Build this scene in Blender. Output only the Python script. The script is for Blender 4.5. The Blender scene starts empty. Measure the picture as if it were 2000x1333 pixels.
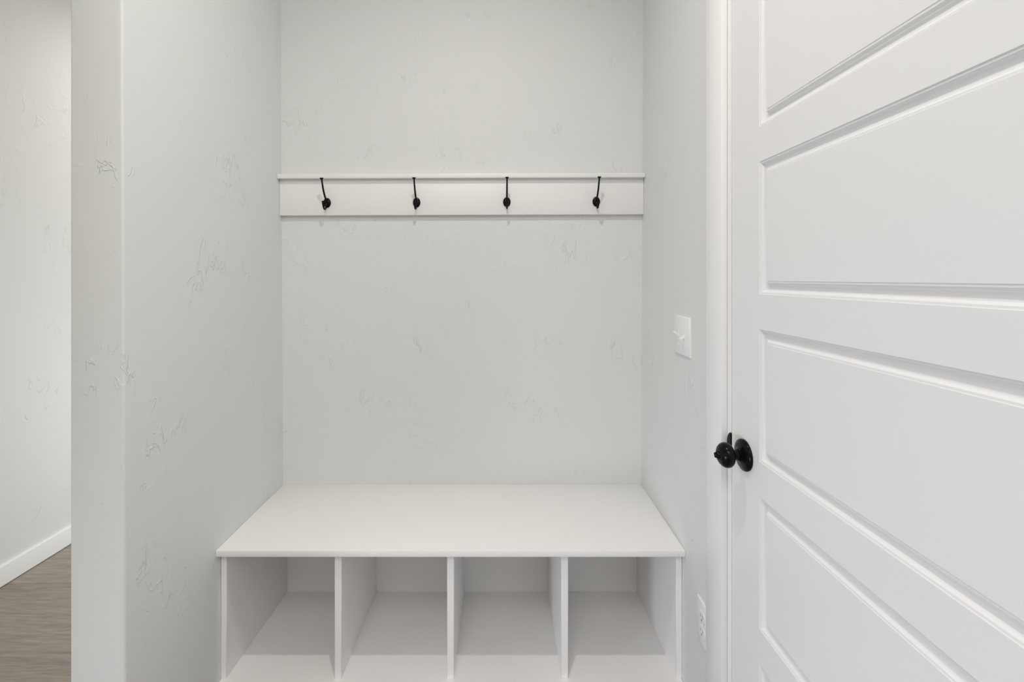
import bpy, bmesh, math
from mathutils import Vector, Matrix

S = bpy.context.scene
COL = S.collection
PI = math.pi

# ------------------------------------------------------------------ camera
cam_data = bpy.data.cameras.new('camera')
cam = bpy.data.objects.new('camera', cam_data)
COL.objects.link(cam)
cam.location = (0.0, 0.0, 1.322)
cam.rotation_euler = (PI / 2, 0, 0)
cam_data.sensor_fit = 'HORIZONTAL'
cam_data.sensor_width = 36.0
cam_data.lens = 16.02
cam_data.shift_x = 0.012
cam_data.shift_y = -0.06175
cam_data.clip_start = 0.02
S.camera = cam

# ------------------------------------------------------------------ world, lights, exposure
w = bpy.data.worlds.new('world')
S.world = w
w.use_nodes = True
w.node_tree.nodes['Background'].inputs[0].default_value = (0.80, 0.88, 1.0, 1)
w.node_tree.nodes['Background'].inputs[1].default_value = 0.0

S.view_settings.view_transform = 'Standard'
S.view_settings.look = 'None'
S.view_settings.gamma = 1.0
S.view_settings.use_curve_mapping = False
S.view_settings.exposure = 0.0


def area(name, loc, rot, sx, sy, power, col, shape='RECTANGLE', spread=PI):
    d = bpy.data.lights.new(name, 'AREA')
    d.shape = shape
    d.size = sx
    if shape in ('RECTANGLE', 'ELLIPSE'):
        d.size_y = sy
    d.energy = power
    d.color = col
    d.spread = spread
    o = bpy.data.objects.new(name, d)
    COL.objects.link(o)
    o.location = loc
    o.rotation_euler = rot
    return o


# ceiling lights: recessed lamp in front of the bench, assumed recessed lamp in the hall; the large square behind the camera is added soft fill, no real fixture
LAMP_Z = 2.745
area('recessed_lamp', (-0.10, 0.70, LAMP_Z), (0, 0, 0), 0.036, 0.036, 10.23, (1.0, 0.968, 0.936), 'DISK')
area('recessed_lamp', (-1.55, 2.90, LAMP_Z), (0, 0, 0), 0.09, 0.09, 13.6, (1.0, 0.926, 0.883), 'DISK')
area('room_fill', (-0.30, -1.00, LAMP_Z), (0, 0, 0), 1.2, 1.2, 30.2, (1.0, 0.966, 0.925))
# assumed daylight: added fill panels low left and in the hall, no openings built
area('assumed_daylight_fill', (-2.07, -0.216, 0.30), (0, -PI / 2, math.radians(14)), 0.55, 0.56, 6.37, (0.773, 0.840, 1.0), 'RECTANGLE', math.radians(80))  # added low fill, tilted toward the right wall; no window stands here
area('assumed_daylight_fill', (-0.98, 2.90, 0.62), (0, PI / 2, 0), 1.0, 1.2, 10.45, (0.925, 0.980, 1.0))  # added fill at the partition's hall face


# ------------------------------------------------------------------ materials
def mat(name):
    m = bpy.data.materials.new(name)
    m.use_nodes = True
    nt = m.node_tree
    return m, nt, nt.nodes['Principled BSDF']


def nd(nt, t, **kw):
    n = nt.nodes.new(t)
    for k, v in kw.items():
        setattr(n, k, v)
    return n


def noise(nt, vec, scale, detail=3.0, rough=0.5, dist=0.0):
    n = nd(nt, 'ShaderNodeTexNoise')
    n.inputs['Scale'].default_value = scale
    n.inputs['Detail'].default_value = detail
    n.inputs['Roughness'].default_value = rough
    n.inputs['Distortion'].default_value = dist
    nt.links.new(vec, n.inputs['Vector'])
    return n.outputs['Fac']


def math_n(nt, op, a, b=None, clamp=False):
    n = nd(nt, 'ShaderNodeMath', operation=op, use_clamp=clamp)
    for i, v in enumerate((a, b)):
        if v is None:
            continue
        if isinstance(v, (int, float)):
            n.inputs[i].default_value = v
        else:
            nt.links.new(v, n.inputs[i])
    return n.outputs[0]


def remap(nt, v, a, b, c=0.0, d=1.0):
    n = nd(nt, 'ShaderNodeMapRange')
    n.interpolation_type = 'SMOOTHSTEP'
    nt.links.new(v, n.inputs[0])
    for i, x in zip((1, 2, 3, 4), (a, b, c, d)):
        n.inputs[i].default_value = x
    return n.outputs[0]


def wall_material():
    """Matt grey-white paint over a hand-trowelled skim coat: mostly smooth, with patches of skip marks."""
    m, nt, p = mat('trowelled_wall_paint')
    p.inputs['Base Color'].default_value = (0.752, 0.757, 0.742, 1)
    p.inputs['Roughness'].default_value = 0.62
    p.inputs['Specular IOR Level'].default_value = 0.3
    geo = nd(nt, 'ShaderNodeNewGeometry')
    vec = geo.outputs['Position']
    # ridge lines left by the trowel
    mp = nd(nt, 'ShaderNodeMapping')
    mp.inputs['Rotation'].default_value = (0.6, -0.6, 0.5)
    mp.inputs['Scale'].default_value = (1.25, 1.25, 0.5)
    nt.links.new(vec, mp.inputs['Vector'])
    r = noise(nt, mp.outputs[0], 14.0, 3.5, 0.6, 0.5)
    r = math_n(nt, 'SUBTRACT', r, 0.5)
    r = math_n(nt, 'ABSOLUTE', r)
    r = remap(nt, r, 0.0, 0.022, 1.0, 0.0)
    mk = noise(nt, vec, 5.0, 2.0, 0.5, 0.3)
    mk = remap(nt, mk, 0.53, 0.66)
    brk = remap(nt, noise(nt, vec, 24.0, 2.0), 0.42, 0.58)   # the marks break off and start again
    ridge = math_n(nt, 'MULTIPLY', math_n(nt, 'MULTIPLY', r, mk), brk)
    # plateaus of the skim coat
    pl = noise(nt, vec, 7.0, 4.0, 0.6, 0.6)
    pl = remap(nt, pl, 0.56, 0.60)
    mk2 = noise(nt, vec, 3.1, 2.0, 0.5, 0.0)
    mk2 = remap(nt, mk2, 0.5, 0.66)
    pl = math_n(nt, 'MULTIPLY', pl, mk2)
    pl = math_n(nt, 'MULTIPLY', pl, 0.45)
    h = math_n(nt, 'ADD', ridge, pl)
    soft = noise(nt, vec, 2.4, 2.0, 0.5, 0.0)
    h = math_n(nt, 'ADD', h, math_n(nt, 'MULTIPLY', soft, 1.2))
    b = nd(nt, 'ShaderNodeBump')
    b.inputs['Strength'].default_value = 0.8
    b.inputs['Distance'].default_value = 0.0016
    nt.links.new(h, b.inputs['Height'])
    nt.links.new(b.outputs[0], p.inputs['Normal'])
    return m


def paint(name, col, rough, spec=0.5, bump=0.0, scale=160.0):
    m, nt, p = mat(name)
    p.inputs['Base Color'].default_value = (*col, 1)
    p.inputs['Roughness'].default_value = rough
    p.inputs['Specular IOR Level'].default_value = spec
    if bump:
        geo = nd(nt, 'ShaderNodeNewGeometry')
        f = noise(nt, geo.outputs['Position'], scale, 2.0)
        b = nd(nt, 'ShaderNodeBump')
        b.inputs['Strength'].default_value = bump
        b.inputs['Distance'].default_value = 0.0004
        nt.links.new(f, b.inputs['Height'])
        nt.links.new(b.outputs[0], p.inputs['Normal'])
    return m


def wood_material():
    m, nt, p = mat('grey_oak_vinyl_plank')
    geo = nd(nt, 'ShaderNodeNewGeometry')
    oi = nd(nt, 'ShaderNodeObjectInfo')
    mp = nd(nt, 'ShaderNodeMapping')
    mp.inputs['Scale'].default_value = (1.6, 24.0, 1.0)
    add = nd(nt, 'ShaderNodeVectorMath', operation='ADD')
    rnd = nd(nt, 'ShaderNodeVectorMath', operation='SCALE')
    rnd.inputs[0].default_value = (7.0, 3.0, 11.0)
    nt.links.new(oi.outputs['Random'], rnd.inputs['Scale'])
    nt.links.new(geo.outputs['Position'], add.inputs[0])
    nt.links.new(rnd.outputs[0], add.inputs[1])
    nt.links.new(add.outputs[0], mp.inputs['Vector'])
    broad = noise(nt, mp.outputs[0], 1.6, 5.0, 0.6, 0.5)
    mp2 = nd(nt, 'ShaderNodeMapping')
    mp2.inputs['Scale'].default_value = (11.0, 130.0, 1.0)
    nt.links.new(add.outputs[0], mp2.inputs['Vector'])
    fine = noise(nt, mp2.outputs[0], 1.3, 4.0, 0.65, 0.2)
    mp3 = nd(nt, 'ShaderNodeMapping')
    mp3.inputs['Scale'].default_value = (3.0, 90.0, 1.0)
    nt.links.new(add.outputs[0], mp3.inputs['Vector'])
    streak = noise(nt, mp3.outputs[0], 1.0, 2.0, 0.5, 0.3)
    streak = remap(nt, streak, 0.62, 0.76)
    f = math_n(nt, 'ADD', math_n(nt, 'MULTIPLY', broad, 0.42), math_n(nt, 'MULTIPLY', fine, 0.58))
    f = math_n(nt, 'SUBTRACT', f, math_n(nt, 'MULTIPLY', streak, 0.10))
    f = math_n(nt, 'ADD', f, math_n(nt, 'MULTIPLY', math_n(nt, 'SUBTRACT', oi.outputs['Random'], 0.5), 0.06))
    cr = nd(nt, 'ShaderNodeValToRGB')
    e = cr.color_ramp.elements
    e[0].position, e[0].color = 0.30, (0.215, 0.186, 0.158, 1)
    e[1].position, e[1].color = 0.70, (0.430, 0.382, 0.332, 1)
    nt.links.new(f, cr.inputs[0])
    nt.links.new(cr.outputs[0], p.inputs['Base Color'])
    p.inputs['Roughness'].default_value = 0.55
    p.inputs['Specular IOR Level'].default_value = 0.3
    b = nd(nt, 'ShaderNodeBump')
    b.inputs['Strength'].default_value = 0.25
    b.inputs['Distance'].default_value = 0.0004
    nt.links.new(fine, b.inputs['Height'])
    nt.links.new(b.outputs[0], p.inputs['Normal'])
    return m


M_WALL = wall_material()
M_CEIL = paint('ceiling_paint', (0.84, 0.84, 0.825), 0.8, 0.2, 0.4, 60)
M_TRIM = paint('white_trim_enamel', (0.88, 0.869, 0.854), 0.38, 0.45)
M_DOOR = paint('white_door_enamel', (0.83, 0.822, 0.812), 0.42, 0.45)
M_BENCH = paint('white_bench_enamel', (0.925, 0.912, 0.896), 0.40, 0.40, 0.10, 220)
M_PLASTIC = paint('white_switch_plastic', (0.88, 0.875, 0.86), 0.30, 0.5)
M_SLOT = paint('dark_slot', (0.22, 0.22, 0.22), 0.6)
M_SUB = paint('underlay', (0.05, 0.045, 0.04), 0.9, 0.1)
M_WOOD = wood_material()


def black_metal():
    m, nt, p = mat('oil_rubbed_black_metal')
    geo = nd(nt, 'ShaderNodeNewGeometry')
    f = noise(nt, geo.outputs['Position'], 60.0, 2.0)
    cr = nd(nt, 'ShaderNodeValToRGB')
    cr.color_ramp.elements[0].color = (0.003, 0.003, 0.003, 1)
    cr.color_ramp.elements[1].color = (0.006, 0.0055, 0.0045, 1)
    nt.links.new(f, cr.inputs[0])
    nt.links.new(cr.outputs[0], p.inputs['Base Color'])
    p.inputs['Roughness'].default_value = 0.2
    p.inputs['Specular IOR Level'].default_value = 0.14
    return m


M_BLACK = black_metal()


# ------------------------------------------------------------------ mesh helpers
def obj(name, bm, m, parent=None, smooth=None):
    bmesh.ops.recalc_face_normals(bm, faces=bm.faces[:])
    me = bpy.data.meshes.new(name)
    bm.to_mesh(me)
    bm.free()
    me.materials.append(m)
    if smooth is not None:
        me.polygons.foreach_set('use_smooth', [True] * len(me.polygons))
        me.set_sharp_from_angle(angle=math.radians(smooth))
    o = bpy.data.objects.new(name, me)
    COL.objects.link(o)
    if parent:
        o.parent = parent
    return o


def empty(name, loc=(0, 0, 0)):
    o = bpy.data.objects.new(name, None)
    o.empty_display_size = 0.05
    COL.objects.link(o)
    o.location = loc
    return o


def tag(o, label, cat, group=None):
    o['label'] = label
    o['category'] = cat
    if group:
        o['group'] = group
    return o


def struct(o, label=None):
    o['kind'] = 'structure'
    if label:
        o['label'] = label
    return o


def hexa(bm, v, bev=0.0, seg=2, off=(0, 0, 0)):
    """v: 8 corners, bottom four then top four, both counter-clockwise."""
    vs = [bm.verts.new(Vector(p) - Vector(off)) for p in v]
    fs = [bm.faces.new([vs[i] for i in q]) for q in
          ((3, 2, 1, 0), (4, 5, 6, 7), (0, 1, 5, 4), (1, 2, 6, 5), (2, 3, 7, 6), (3, 0, 4, 7))]
    if bev:
        es = list({e for f in fs for e in f.edges})
        bmesh.ops.bevel(bm, geom=es, offset=bev, segments=seg, profile=0.5, affect='EDGES', clamp_overlap=True)
    return bm


def box(bm, x0, x1, y0, y1, z0, z1, bev=0.0, seg=2, off=(0, 0, 0)):
    return hexa(bm, [(x0, y0, z0), (x1, y0, z0), (x1, y1, z0), (x0, y1, z0),
                     (x0, y0, z1), (x1, y0, z1), (x1, y1, z1), (x0, y1, z1)], bev, seg, off)


def new_box(name, m, parent, *a, smooth=None, **k):
    return obj(name, box(bmesh.new(), *a, **k), m, parent, smooth)


def lathe(bm, prof, axis_m, n=40, sx=1.0, sz=1.0):
    """prof: list of (distance along axis, radius)."""
    rings = []
    for d, r in prof:
        if r <= 1e-6:
            rings.append([bm.verts.new(axis_m @ Vector((0, 0, d)))])
        else:
            rings.append([bm.verts.new(axis_m @ Vector((r * sx * math.cos(2 * PI * k / n),
                                                        r * sz * math.sin(2 * PI * k / n), d))) for k in range(n)])
    for a, b in zip(rings, rings[1:]):
        if len(a) == 1 and len(b) == 1:
            continue
        for k in range(n):
            j = (k + 1) % n
            if len(a) == 1:
                bm.faces.new((a[0], b[k], b[j]))
            elif len(b) == 1:
                bm.faces.new((a[k], a[j], b[0]))
            else:
                bm.faces.new((a[k], a[j], b[j], b[k]))
    for ring, flip in ((rings[0], True), (rings[-1], False)):
        if len(ring) > 2:
            bm.faces.new(ring[::-1] if flip else ring)
    return bm


def spline(pts, n=6):
    """Catmull-Rom through pts; each point is a tuple of any length."""
    out = []
    P = [pts[0]] + list(pts) + [pts[-1]]
    for i in range(1, len(P) - 2):
        for k in range(n):
            t = k / n
            out.append(tuple(0.5 * ((2 * b) + (-a + c) * t + (2 * a - 5 * b + 4 * c - d) * t * t
                                    + (-a + 3 * b - 3 * c + d) * t ** 3)
                             for a, b, c, d in zip(P[i - 1], P[i], P[i + 1], P[i + 2])))
    out.append(tuple(pts[-1]))
    return out


def bar_yz(bm, pts, n=12):
    """Sweep in the plane x = 0. pts: (y, z, half-width in x, half-thickness in the plane)."""
    P = spline(pts)
    rings = []
    for i, (y, z, rx, rt) in enumerate(P):
        a = P[max(i - 1, 0)]
        b = P[min(i + 1, len(P) - 1)]
        t = Vector((0, b[0] - a[0], b[1] - a[1])).normalized()
        nrm = Vector((0, -t.z, t.y))
        rings.append([bm.verts.new(Vector((0, y, z)) + Vector((1, 0, 0)) * rx * math.cos(2 * PI * k / n)
                                   + nrm * rt * math.sin(2 * PI * k / n)) for k in range(n)])
    for a, b in zip(rings, rings[1:]):
        for k in range(n):
            j = (k + 1) % n
            bm.faces.new((a[k], a[j], b[j], b[k]))
    bm.faces.new(rings[0][::-1])
    bm.faces.new(rings[-1])
    return bm


# ------------------------------------------------------------------ room dimensions (metres, camera stands at x=0, y=0)
CEIL = 2.75
YB = 1.78                      # back wall of the alcove
Y_END = 1.029                  # free end of the partition
X_HALL = -2.138                # far wall of the hall
X_OUT = -0.9705                # hall face of the partition


def xl(z):                     # partition, alcove face (a touch out of plumb)
    return -0.8435 - 0.005 * z


def xr(z):                     # right wall (a touch out of plumb)
    return 0.5515 + 0.0034 * z


# ------------------------------------------------------------------ structure: walls and ceiling
bm = bmesh.new()
vs = hexa(bm, [(X_OUT, Y_END, 0), (xl(0), Y_END, 0), (xl(0), 4.1, 0), (X_OUT, 4.1, 0),
               (X_OUT, Y_END, CEIL), (xl(CEIL), Y_END, CEIL), (xl(CEIL), 4.1, CEIL), (X_OUT, 4.1, CEIL)])
es = [e for e in bm.edges if abs(e.verts[0].co.z - e.verts[1].co.z) > 1 and e.verts[0].co.y < 1.1]
bmesh.ops.bevel(bm, geom=es, offset=0.005, segments=4, profile=0.5, affect='EDGES')
struct(obj('wall_left', bm, M_WALL, smooth=40))

bm = bmesh.new()
box(bm, -0.92, 0.75, YB, YB + 0.12, 0, CEIL)
struct(obj('wall_back', bm, M_WALL))

# right wall with the door opening (y 0.268 .. 1.116)
bm = bmesh.new()
RO0, RO1, ROH = 0.2575, 1.1145, 2.055


def wall_r(bm, y0, y1, z0, z1):
    hexa(bm, [(xr(z0), y0, z0), (0.69, y0, z0), (0.69, y1, z0), (xr(z0), y1, z0),
              (xr(z1), y0, z1), (0.69, y0, z1), (0.69, y1, z1), (xr(z1), y1, z1)])


wall_r(bm, RO1, YB, 0, CEIL)
wall_r(bm, RO0, RO1, ROH, CEIL)
wall_r(bm, -2.25, RO0, 0, CEIL)
struct(obj('wall_right', bm, M_WALL))

struct(new_box('wall_hall', M_WALL, None, X_HALL - 0.12, X_HALL, -2.25, 4.1, 0, CEIL))
struct(new_box('wall_front', M_WALL, None, X_HALL - 0.12, 0.69, -2.37, -2.25, 0, CEIL))
struct(new_box('wall_hall_end', M_WALL, None, X_HALL - 0.12, X_OUT, 4.1, 4.22, 0, CEIL))
struct(new_box('ceiling', M_CEIL, None, X_HALL - 0.12, 0.75, -2.37, 4.22, CEIL, CEIL + 0.1))

# baseboard along the far wall of the hall
bm = bmesh.new()
box(bm, X_HALL, X_HALL + 0.014, -2.25, 4.1, 0.0040, 0.0905)
es = [e for e in bm.edges if all(v.co.x > X_HALL + 0.01 and v.co.z > 0.08 for v in e.verts)]
bmesh.ops.bevel(bm, geom=es, offset=0.004, segments=3, profile=0.5, affect='EDGES')
struct(obj('baseboard_left', bm, M_TRIM, smooth=50))

# ------------------------------------------------------------------ floor: underlay + vinyl planks, each plank a part
floor = struct(new_box('floor', M_SUB, None, X_HALL - 0.12, 0.75, -2.37, 4.22, -0.08, -0.004))
PW, PL, GAP = 0.181, 1.22, 0.0004
offs = [0.60, 0.92, 0.50, 0.78, 0.98, 0.66, 0.54, 0.86]
plank_mesh = {}
row0 = -12
for r in range(row0, 13):
    y0 = 1.788 + r * PW
    x = -4.27 + offs[r % 8]
    while x < 0.69:
        a, b = max(x, X_HALL), min(x + PL, 0.69)
        x += PL
        if b - a < 0.004:
            continue
        key = round(b - a, 3)
        if key not in plank_mesh:
            bm = bmesh.new()
            box(bm, 0, b - a - GAP, 0, PW - GAP, -0.004, 0, 0.0003, 1)
            o = obj('plank', bm, M_WOOD, floor)
            plank_mesh[key] = o.data
        else:
            o = bpy.data.objects.new('plank', plank_mesh[key])
            COL.objects.link(o)
            o.parent = floor
        o.location = (a, y0, 0)

# ------------------------------------------------------------------ door, frame and casing in the right wall
DX = 0.556                     # door face
D0, D1, DZ0, DZ1 = 0.279, 1.092, 0.012, 2.040
trim = struct(empty('trim_1', (0.55, 0.686, 0)), 'white flat door casing and jamb around the panelled door')
TO = trim.location


def tb(name, *a, **k):
    return new_box(name, M_TRIM, trim, *a, off=TO, **k)


CX = 0.540
tb('casing', CX, 0.5565, 1.1125, 1.1955, 0.0, 2.140, bev=0.0022, smooth=40)
tb('casing', CX, 0.5565, 0.176, 0.259, 0.0, 2.140, bev=0.0022, smooth=40)
tb('casing', CX, 0.5565, 0.2592, 1.1123, 2.057, 2.140, bev=0.0022, smooth=40)
tb('jamb', 0.5565, 0.690, 1.0955, 1.1145, 0.0, 2.0435, bev=0.0012)
tb('jamb', 0.5565, 0.690, 0.2575, 0.2755, 0.0, 2.0435, bev=0.0012)
tb('jamb', 0.5565, 0.690, 0.2575, 1.1145, 2.0440, 2.0550, bev=0.0012)
tb('door_stop', DX + 0.037, 0.63, 1.083, 1.0955, 0.0, 2.03)

# strike plate: lip lapping onto the edge of the jamb
bm = bmesh.new()
zc, n = 0.919, 18
pts = [(1.0935 + 0.0186 * math.sin(PI * k / n), zc + 0.031 * math.cos(PI * k / n)) for k in range(n + 1)]
fr = [bm.verts.new(Vector((0.5545, y, z)) - TO) for y, z in pts]
bk = [bm.verts.new(Vector((0.5565, y, z)) - TO) for y, z in pts]
bm.faces.new(fr)
bm.faces.new(bk[::-1])
for k in range(n + 1):
    j = (k + 1) % (n + 1)
    bm.faces.new((fr[k], bk[k], bk[j], fr[j]))
box(bm, 0.5545, 0.585, 1.0942, 1.0955, zc - 0.028, zc + 0.028, off=TO)
o = obj('strike_plate', bm, M_BLACK, trim)
o['label'] = 'black strike plate lip on the white jamb behind the knob'

door = struct(empty('door_1', (DX, (D0 + D1) / 2, 0)), 'white five-panel interior door, closed')
DO = door.location
# moulding between frame and panel: (inset from opening edge, depth below the face)
HALF = [(0.0, 0.0), (0.0006, 0.0014), (0.0042, 0.0018), (0.0048, 0.0030), (0.0058, 0.0046), (0.0072, 0.0062),
        (0.0090, 0.0074), (0.0115, 0.0081), (0.0143, 0.0083)]
WID = 0.0286
FIELD = 0.0006                 # the panel's field sits just behind the frame face
INNER = [(WID - s, max(d, FIELD)) for s, d in HALF[::-1]]
STILE = 0.116
PY0, PY1 = D0 + STILE, D1 - STILE
PH, PITCH, ZP = 0.2835, 0.3587, 0.2108
rects = [(PY0, PY1, ZP + k * PITCH, ZP + k * PITCH + PH) for k in range(5)]


def ring(bm, rc, s, d):
    y0, y1, z0, z1 = rc
    return [bm.verts.new(Vector((DX + d, y, z)) - DO) for y, z in
            ((y0 + s, z0 + s), (y1 - s, z0 + s), (y1 - s, z1 - s), (y0 + s, z1 - s))]


def rings_faces(bm, rs):
    for a, b in zip(rs, rs[1:]):
        for k in range(4):
            j = (k + 1) % 4
            bm.faces.new((a[k], b[k], b[j], a[j]))


def quad(bm, y0, y1, z0, z1, x):
    bm.faces.new([bm.verts.new(Vector((x, y, z)) - DO) for y, z in ((y0, z0), (y1, z0), (y1, z1), (y0, z1))])


bm = bmesh.new()
EB = 0.0015                    # eased arris of the slab
quad(bm, D0 + EB, PY0, DZ0, DZ1, DX)
quad(bm, PY1, D1 - EB, DZ0, DZ1, DX)
zs = [DZ0] + [z for rc in rects for z in (rc[2], rc[3])] + [DZ1]
for k in range(0, len(zs), 2):
    quad(bm, PY0, PY1, zs[k], zs[k + 1], DX)
for rc in rects:
    rings_faces(bm, [ring(bm, rc, s, d) for s, d in HALF])
# edges and back of the slab


def face(bm, pts):
    bm.faces.new([bm.verts.new(Vector(p) - DO) for p in pts])


XB = DX + 0.035
for ye, yi in ((D1, D1 - EB), (D0, D0 + EB)):
    face(bm, [(DX, yi, DZ0), (DX, yi, DZ1), (DX + EB, ye, DZ1), (DX + EB, ye, DZ0)])
    face(bm, [(DX + EB, ye, DZ0), (DX + EB, ye, DZ1), (XB, ye, DZ1), (XB, ye, DZ0)])
face(bm, [(XB, D0, DZ0), (XB, D0, DZ1), (XB, D1, DZ1), (XB, D1, DZ0)])
for z in (DZ0, DZ1):
    face(bm, [(DX, D0, z), (XB, D0, z), (XB, D1, z), (DX, D1, z)])
bmesh.ops.remove_doubles(bm, verts=bm.verts[:], dist=1e-5)
obj('door_frame', bm, M_DOOR, door, smooth=28)
for rc in rects:
    bm = bmesh.new()
    rs = [ring(bm, rc, s, d) for s, d in INNER]
    rings_faces(bm, rs)
    bm.faces.new(rs[-1])
    # back of the panel so that it is a solid piece
    bk = ring(bm, rc, INNER[0][0], 0.026)
    rings_faces(bm, [bk, rs[0]])
    bm.faces.new(bk[::-1])
    obj('panel', bm, M_DOOR, door, smooth=28)

# knob
KY, KZ = 1.0345, 0.9195
AX = Matrix.Translation(Vector((DX, KY, KZ)) - DO) @ Matrix.Rotation(-PI / 2, 4, 'Y')
ROS = [(0.0, 0.0350), (0.0030, 0.0355), (0.0055, 0.0345), (0.0075, 0.0315), (0.0085, 0.0290), (0.0098, 0.0275),
       (0.0112, 0.0220), (0.0122, 0.0160), (0.0150, 0.0130), (0.0165, 0.0130), (0.0172, 0.0118)]
knob = obj('door_knob', lathe(bmesh.new(),
                              [(0.0172, 0.0112), (0.0255, 0.0110), (0.0275, 0.0128), (0.0295, 0.0185), (0.0325, 0.0238),
                               (0.0365, 0.0268), (0.0415, 0.0280), (0.0465, 0.0274), (0.0515, 0.0250), (0.0560, 0.0205),
                               (0.0590, 0.0150), (0.0600, 0.0112), (0.0590, 0.0100), (0.0590, 0.0)], AX, 48),
           M_BLACK, door, smooth=35)
knob['label'] = 'black round privacy knob'
obj('rosette', lathe(bmesh.new(), ROS, AX, 48), M_BLACK, knob, smooth=35)
bm = bmesh.new()
lathe(bm, [(0.0590, 0.0086), (0.0625, 0.0082), (0.0640, 0.0070), (0.0640, 0.0)], AX, 24)
T = AX @ Matrix.Rotation(math.radians(20), 4, 'Z')
vv = [T @ Vector(p) for p in ((-0.0070, -0.0026, 0.0630), (0.0070, -0.0026, 0.0630), (0.0070, 0.0026, 0.0630), (-0.0070, 0.0026, 0.0630),
                              (-0.0050, -0.0012, 0.0690), (0.0050, -0.0012, 0.0690), (0.0050, 0.0012, 0.0690), (-0.0050, 0.0012, 0.0690))]
hexa(bm, vv, 0.0006, 1)
obj('thumb_turn', bm, M_BLACK, knob, smooth=35)

# ------------------------------------------------------------------ storage bench between the alcove walls
bench = tag(empty('storage_bench', (-0.146, 1.568, 0)),
            'white built-in bench with four open cubbies below its seat, filling the alcove', 'bench')
BO = bench.location
BF = 1.3562                    # front edge
PF = 1.380                     # front of the uprights


def seat_z(y):
    return 0.5090 + (y - BF) * 0.0142


def shelf_z(y):
    return 0.1080 - (y - BF) * 0.0236


zt0, zt1 = seat_z(BF), seat_z(YB)
TH = 0.0190
bm = bmesh.new()
L, R = xl(0.5) + 0.0004, xr(0.5) - 0.0004
hexa(bm, [(L, BF, zt0 - TH), (R, BF, zt0 - TH), (R, YB, zt1 - TH), (L, YB, zt1 - TH),
          (L, BF, zt0), (R, BF, zt0), (R, YB, zt1), (L, YB, zt1)], 0.0015, 2, BO)
obj('seat_board', bm, M_BENCH, bench, smooth=40)

bm = bmesh.new()
L, R = xl(0.05) + 0.0004, xr(0.05) - 0.0004
s0, s1 = shelf_z(BF), shelf_z(YB)
hexa(bm, [(L, BF, s0 - TH), (R, BF, s0 - TH), (R, YB, s1 - TH), (L, YB, s1 - TH),
          (L, BF, s0), (R, BF, s0), (R, YB, s1), (L, YB, s1)], 0.0012, 1, BO)
obj('bottom_shelf', bm, M_BENCH, bench, smooth=40)


def upright(name, x0, x1):
    bm = bmesh.new()
    YB = 1.780 if name == 'side_panel' else 1.775          # dividers stop at the back panel
    b0, b1 = shelf_z(PF), shelf_z(YB)
    t0, t1 = seat_z(PF) - TH, seat_z(YB) - TH
    hexa(bm, [(x0, PF, b0), (x1, PF, b0), (x1, YB, b1), (x0, YB, b1),
              (x0, PF, t0), (x1, PF, t0), (x1, YB, t1), (x0, YB, t1)], 0.0011, 1, BO)
    return obj(name, bm, M_BENCH, bench, smooth=40)


upright('side_panel', xl(0.3) + 0.0006, -0.8275)
upright('side_panel', 0.5345, xr(0.3) - 0.0006)
for xc in (-0.4897, -0.1489, 0.1969):
    upright('divider', xc - 0.0103, xc + 0.0103)
new_box('back_panel', M_BENCH, bench, -0.8272, 0.5342, YB - 0.005, YB - 0.0002, shelf_z(YB) + 0.0004, seat_z(YB) - TH - 0.0004, off=BO)
# toe kick under the shelf, set back
new_box('toe_kick', M_BENCH, bench, xl(0.05) + 0.001, xr(0.05) - 0.001, 1.425, 1.444, 0.0, shelf_z(1.43) - TH - 0.0004, off=BO)

# ------------------------------------------------------------------ coat rail on the back wall
rail = tag(empty('coat_rail', (-0.146, YB, 1.635)),
           'long white backboard with a narrow ledge on top, fixed to the alcove back wall', 'rail')
RO = rail.location
TILT = 0.0035


def rz(x, z):                  # the rail was hung slightly out of level
    return z + (x + 0.85) * TILT


def rail_piece(name, x0, x1, y0, y1, z0, z1, bev):
    bm = bmesh.new()
    hexa(bm, [(x0, y0, rz(x0, z0)), (x1, y0, rz(x1, z0)), (x1, y1, rz(x1, z0)), (x0, y1, rz(x0, z0)),
              (x0, y0, rz(x0, z1)), (x1, y0, rz(x1, z1)), (x1, y1, rz(x1, z1)), (x0, y1, rz(x0, z1))], bev, 2, RO)
    return obj(name, bm, M_TRIM, rail, smooth=40)


RF = 1.761
rail_piece('backboard', xl(1.6) + 0.0008, xr(1.6) - 0.0006, RF, YB, 1.5632, 1.7022, 0.0013)
rail_piece('ledge', xl(1.7) + 0.0008, xr(1.7) - 0.0006, 1.742, YB, 1.7022, 1.7190, 0.0013)

# ------------------------------------------------------------------ coat hooks screwed to the rail


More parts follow.
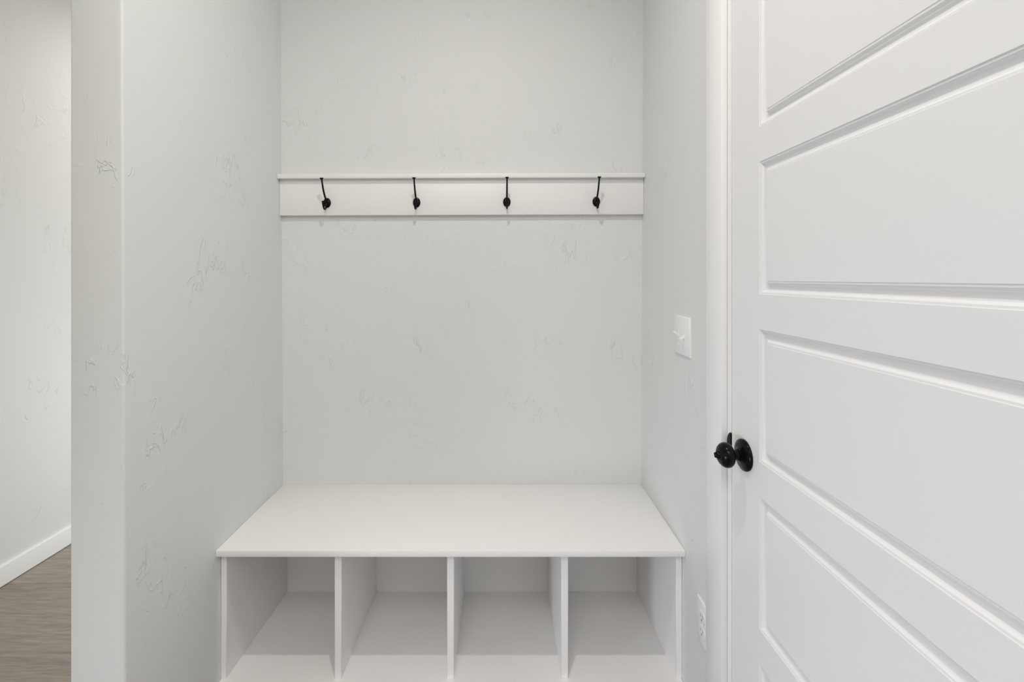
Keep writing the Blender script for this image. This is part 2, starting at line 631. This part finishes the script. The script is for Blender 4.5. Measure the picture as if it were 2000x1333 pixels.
def make_hook(x, z):
    """Origin at the centre of the oval mounting plate, on the face of the backboard; the hook reaches out along -y."""
    t = empty('coat_hook', (x, RF, z))
    A = Matrix.Rotation(PI / 2, 4, 'X')
    bm = bmesh.new()
    lathe(bm, [(0.0, 0.0190), (0.0020, 0.0190), (0.0036, 0.0176), (0.0044, 0.0160), (0.0056, 0.0130), (0.0064, 0.0080),
               (0.0066, 0.0)], A, 32, 0.77, 1.0)
    obj('mounting_plate', bm, M_BLACK, t, smooth=40)
    bm = bmesh.new()
    bar_yz(bm, [(-0.004, 0.004, 0.0042, 0.0040), (-0.014, 0.012, 0.0036, 0.0036), (-0.027, 0.026, 0.0035, 0.0034),
                (-0.040, 0.046, 0.0033, 0.0032), (-0.049, 0.066, 0.0031, 0.0030), (-0.054, 0.0795, 0.0030, 0.0030)])
    arm = obj('upper_arm', bm, M_BLACK, t, smooth=45)
    bm = bmesh.new()
    K = Matrix.Translation((0, -0.0540, 0.0775)) @ Matrix.Rotation(math.radians(18), 4, 'X')
    lathe(bm, [(0.0, 0.0028), (0.0022, 0.0040), (0.0040, 0.0062), (0.0052, 0.0066), (0.0076, 0.0066), (0.0084, 0.0058),
               (0.0086, 0.0)], K, 20)
    obj('arm_cap', bm, M_BLACK, arm, smooth=40)
    bm = bmesh.new()
    bar_yz(bm, [(-0.005, -0.004, 0.0040, 0.0036), (-0.011, -0.017, 0.0036, 0.0032), (-0.019, -0.0265, 0.0033, 0.0030),
                (-0.028, -0.0280, 0.0032, 0.0028), (-0.036, -0.0220, 0.0034, 0.0027), (-0.0405, -0.0110, 0.0038, 0.0027),
                (-0.0425, -0.0010, 0.0043, 0.0029), (-0.0428, 0.0015, 0.0036, 0.0024)])
    obj('lower_hook', bm, M_BLACK, t, smooth=45)
    for s in (-1, 1):
        bm = bmesh.new()
        lathe(bm, [(0.0, 0.0026), (0.0010, 0.0025), (0.0016, 0.0016), (0.0018, 0.0)],
              Matrix.Translation((0.0088 * s, -0.0048, 0)) @ A, 14)
        obj('screw', bm, M_BLACK, t, smooth=40)
    return t


hook_at = [(-0.6668, 1.6115), (-0.3209, 1.6130), (0.0275, 1.6147), (0.3730, 1.6163)]
hook_label = ['black double coat hook at the left end of the white rail',
              'black double coat hook second from the left on the white rail',
              'black double coat hook third from the left on the white rail',
              'black double coat hook at the right end of the white rail']
HG = 'black coat hooks on the white rail'
first = make_hook(*hook_at[0])
tag(first, hook_label[0], 'coat hook', HG)
for (x, z), lab in list(zip(hook_at, hook_label))[1:]:
    c = first.copy()
    COL.objects.link(c)
    c.location = (x, RF, z)
    c['label'] = lab
    for ch in list(first.children):
        d = ch.copy()
        COL.objects.link(d)
        d.parent = c
        for g in list(ch.children):
            e = g.copy()
            COL.objects.link(e)
            e.parent = d

# ------------------------------------------------------------------ switch and outlet on the right wall
# local frame of a plate: u along +y of the world, v up, w out of the wall (-x)


def plate(bm, du, dv, t, off, inset=0.0035):
    pr = [(0.0, 0.0), (0.0, t * 0.45), (inset * 0.4, t * 0.85), (inset, t)]
    rs = []
    for s, d in pr:
        rs.append([bm.verts.new((-d, u + off[0], v + off[1])) for u, v in
                   ((-du + s, -dv + s), (du - s, -dv + s), (du - s, dv - s), (-du + s, dv - s))])
    for a, b in zip(rs, rs[1:]):
        for k in range(4):
            j = (k + 1) % 4
            bm.faces.new((a[k], a[j], b[j], b[k]))
    bm.faces.new(rs[0][::-1])
    bm.faces.new(rs[-1])
    return bm


def wbox(bm, u0, u1, v0, v1, w0, w1, bev=0.0):
    return box(bm, -w1, -w0, u0, u1, v0, v1, bev, 1)


def wscrew(parent, u, v, w0):
    bm = bmesh.new()
    lathe(bm, [(0.0, 0.0034), (0.0006, 0.0034), (0.0012, 0.0026), (0.0013, 0.0)],
          Matrix.Translation((-w0, u, v)) @ Matrix.Rotation(-PI / 2, 4, 'Y'), 14)
    obj('screw', bm, M_PLASTIC, parent, smooth=40)


sw = tag(empty('light_switch', (xr(1.147), 1.3790, 1.1470)),
         'white double toggle light switch plate on the right wall beside the door casing', 'light switch')
TP = 0.0060
obj('cover_plate', plate(bmesh.new(), 0.058, 0.0585, TP, (0, 0)), M_PLASTIC, sw, smooth=50)
for u, up in ((0.023, 1), (-0.023, -1)):
    bm = bmesh.new()
    wbox(bm, u - 0.0062, u + 0.0062, -0.0125, 0.0125, TP, TP + 0.0010, 0.0004)
    tg = obj('toggle_collar', bm, M_PLASTIC, sw)
    bm = bmesh.new()
    a = 0.0062 * up
    z0, z1 = -0.0055, 0.0055
    hexa(bm, [(-TP - 0.0008, u - 0.0046, z0), (-TP - 0.0008, u + 0.0046, z0), (-TP - 0.0008, u + 0.0046, z1), (-TP - 0.0008, u - 0.0046, z1),
              (-TP - 0.0150, u - 0.0034, a * 1.6 - 0.0032), (-TP - 0.0150, u + 0.0034, a * 1.6 - 0.0032),
              (-TP - 0.0150, u + 0.0034, a * 1.6 + 0.0032), (-TP - 0.0150, u - 0.0034, a * 1.6 + 0.0032)], 0.0009, 2)
    obj('toggle', bm, M_PLASTIC, tg, smooth=40)
    for v in (-0.030, 0.030):
        wscrew(sw, u, v, TP)

ot = tag(empty('power_outlet', (xr(0.385), 1.2305, 0.3850)),
         'white duplex power outlet low on the right wall, partly hidden by the door casing', 'power outlet')
obj('cover_plate', plate(bmesh.new(), 0.0348, 0.0585, TP, (0, 0)), M_PLASTIC, ot, smooth=50)
for v in (-0.0195, 0.0195):
    bm = bmesh.new()
    pts = []
    for k in range(28):
        a = 2 * PI * k / 28
        pts.append((0.0170 * math.cos(a), max(-0.0135, min(0.0135, 0.0172 * math.sin(a)))))
    r0 = [bm.verts.new((-TP, p[0], v + p[1])) for p in pts]
    r1 = [bm.verts.new((-TP - 0.0018, p[0], v + p[1])) for p in pts]
    for k in range(28):
        j = (k + 1) % 28
        bm.faces.new((r0[k], r0[j], r1[j], r1[k]))
    bm.faces.new(r1)
    bm.faces.new(r0[::-1])
    rc = obj('receptacle', bm, M_PLASTIC, ot, smooth=40)
    bm = bmesh.new()
    w0, w1 = TP + 0.0018, TP + 0.0021
    wbox(bm, -0.0075, -0.0055, v - 0.0015, v + 0.0070, w0, w1)
    wbox(bm, 0.0055, 0.0075, v - 0.0015, v + 0.0060, w0, w1)
    wbox(bm, -0.0024, 0.0024, v - 0.0100, v - 0.0058, w0, w1)
    obj('slots', bm, M_SLOT, rc)
wscrew(ot, 0.0, 0.0, TP)
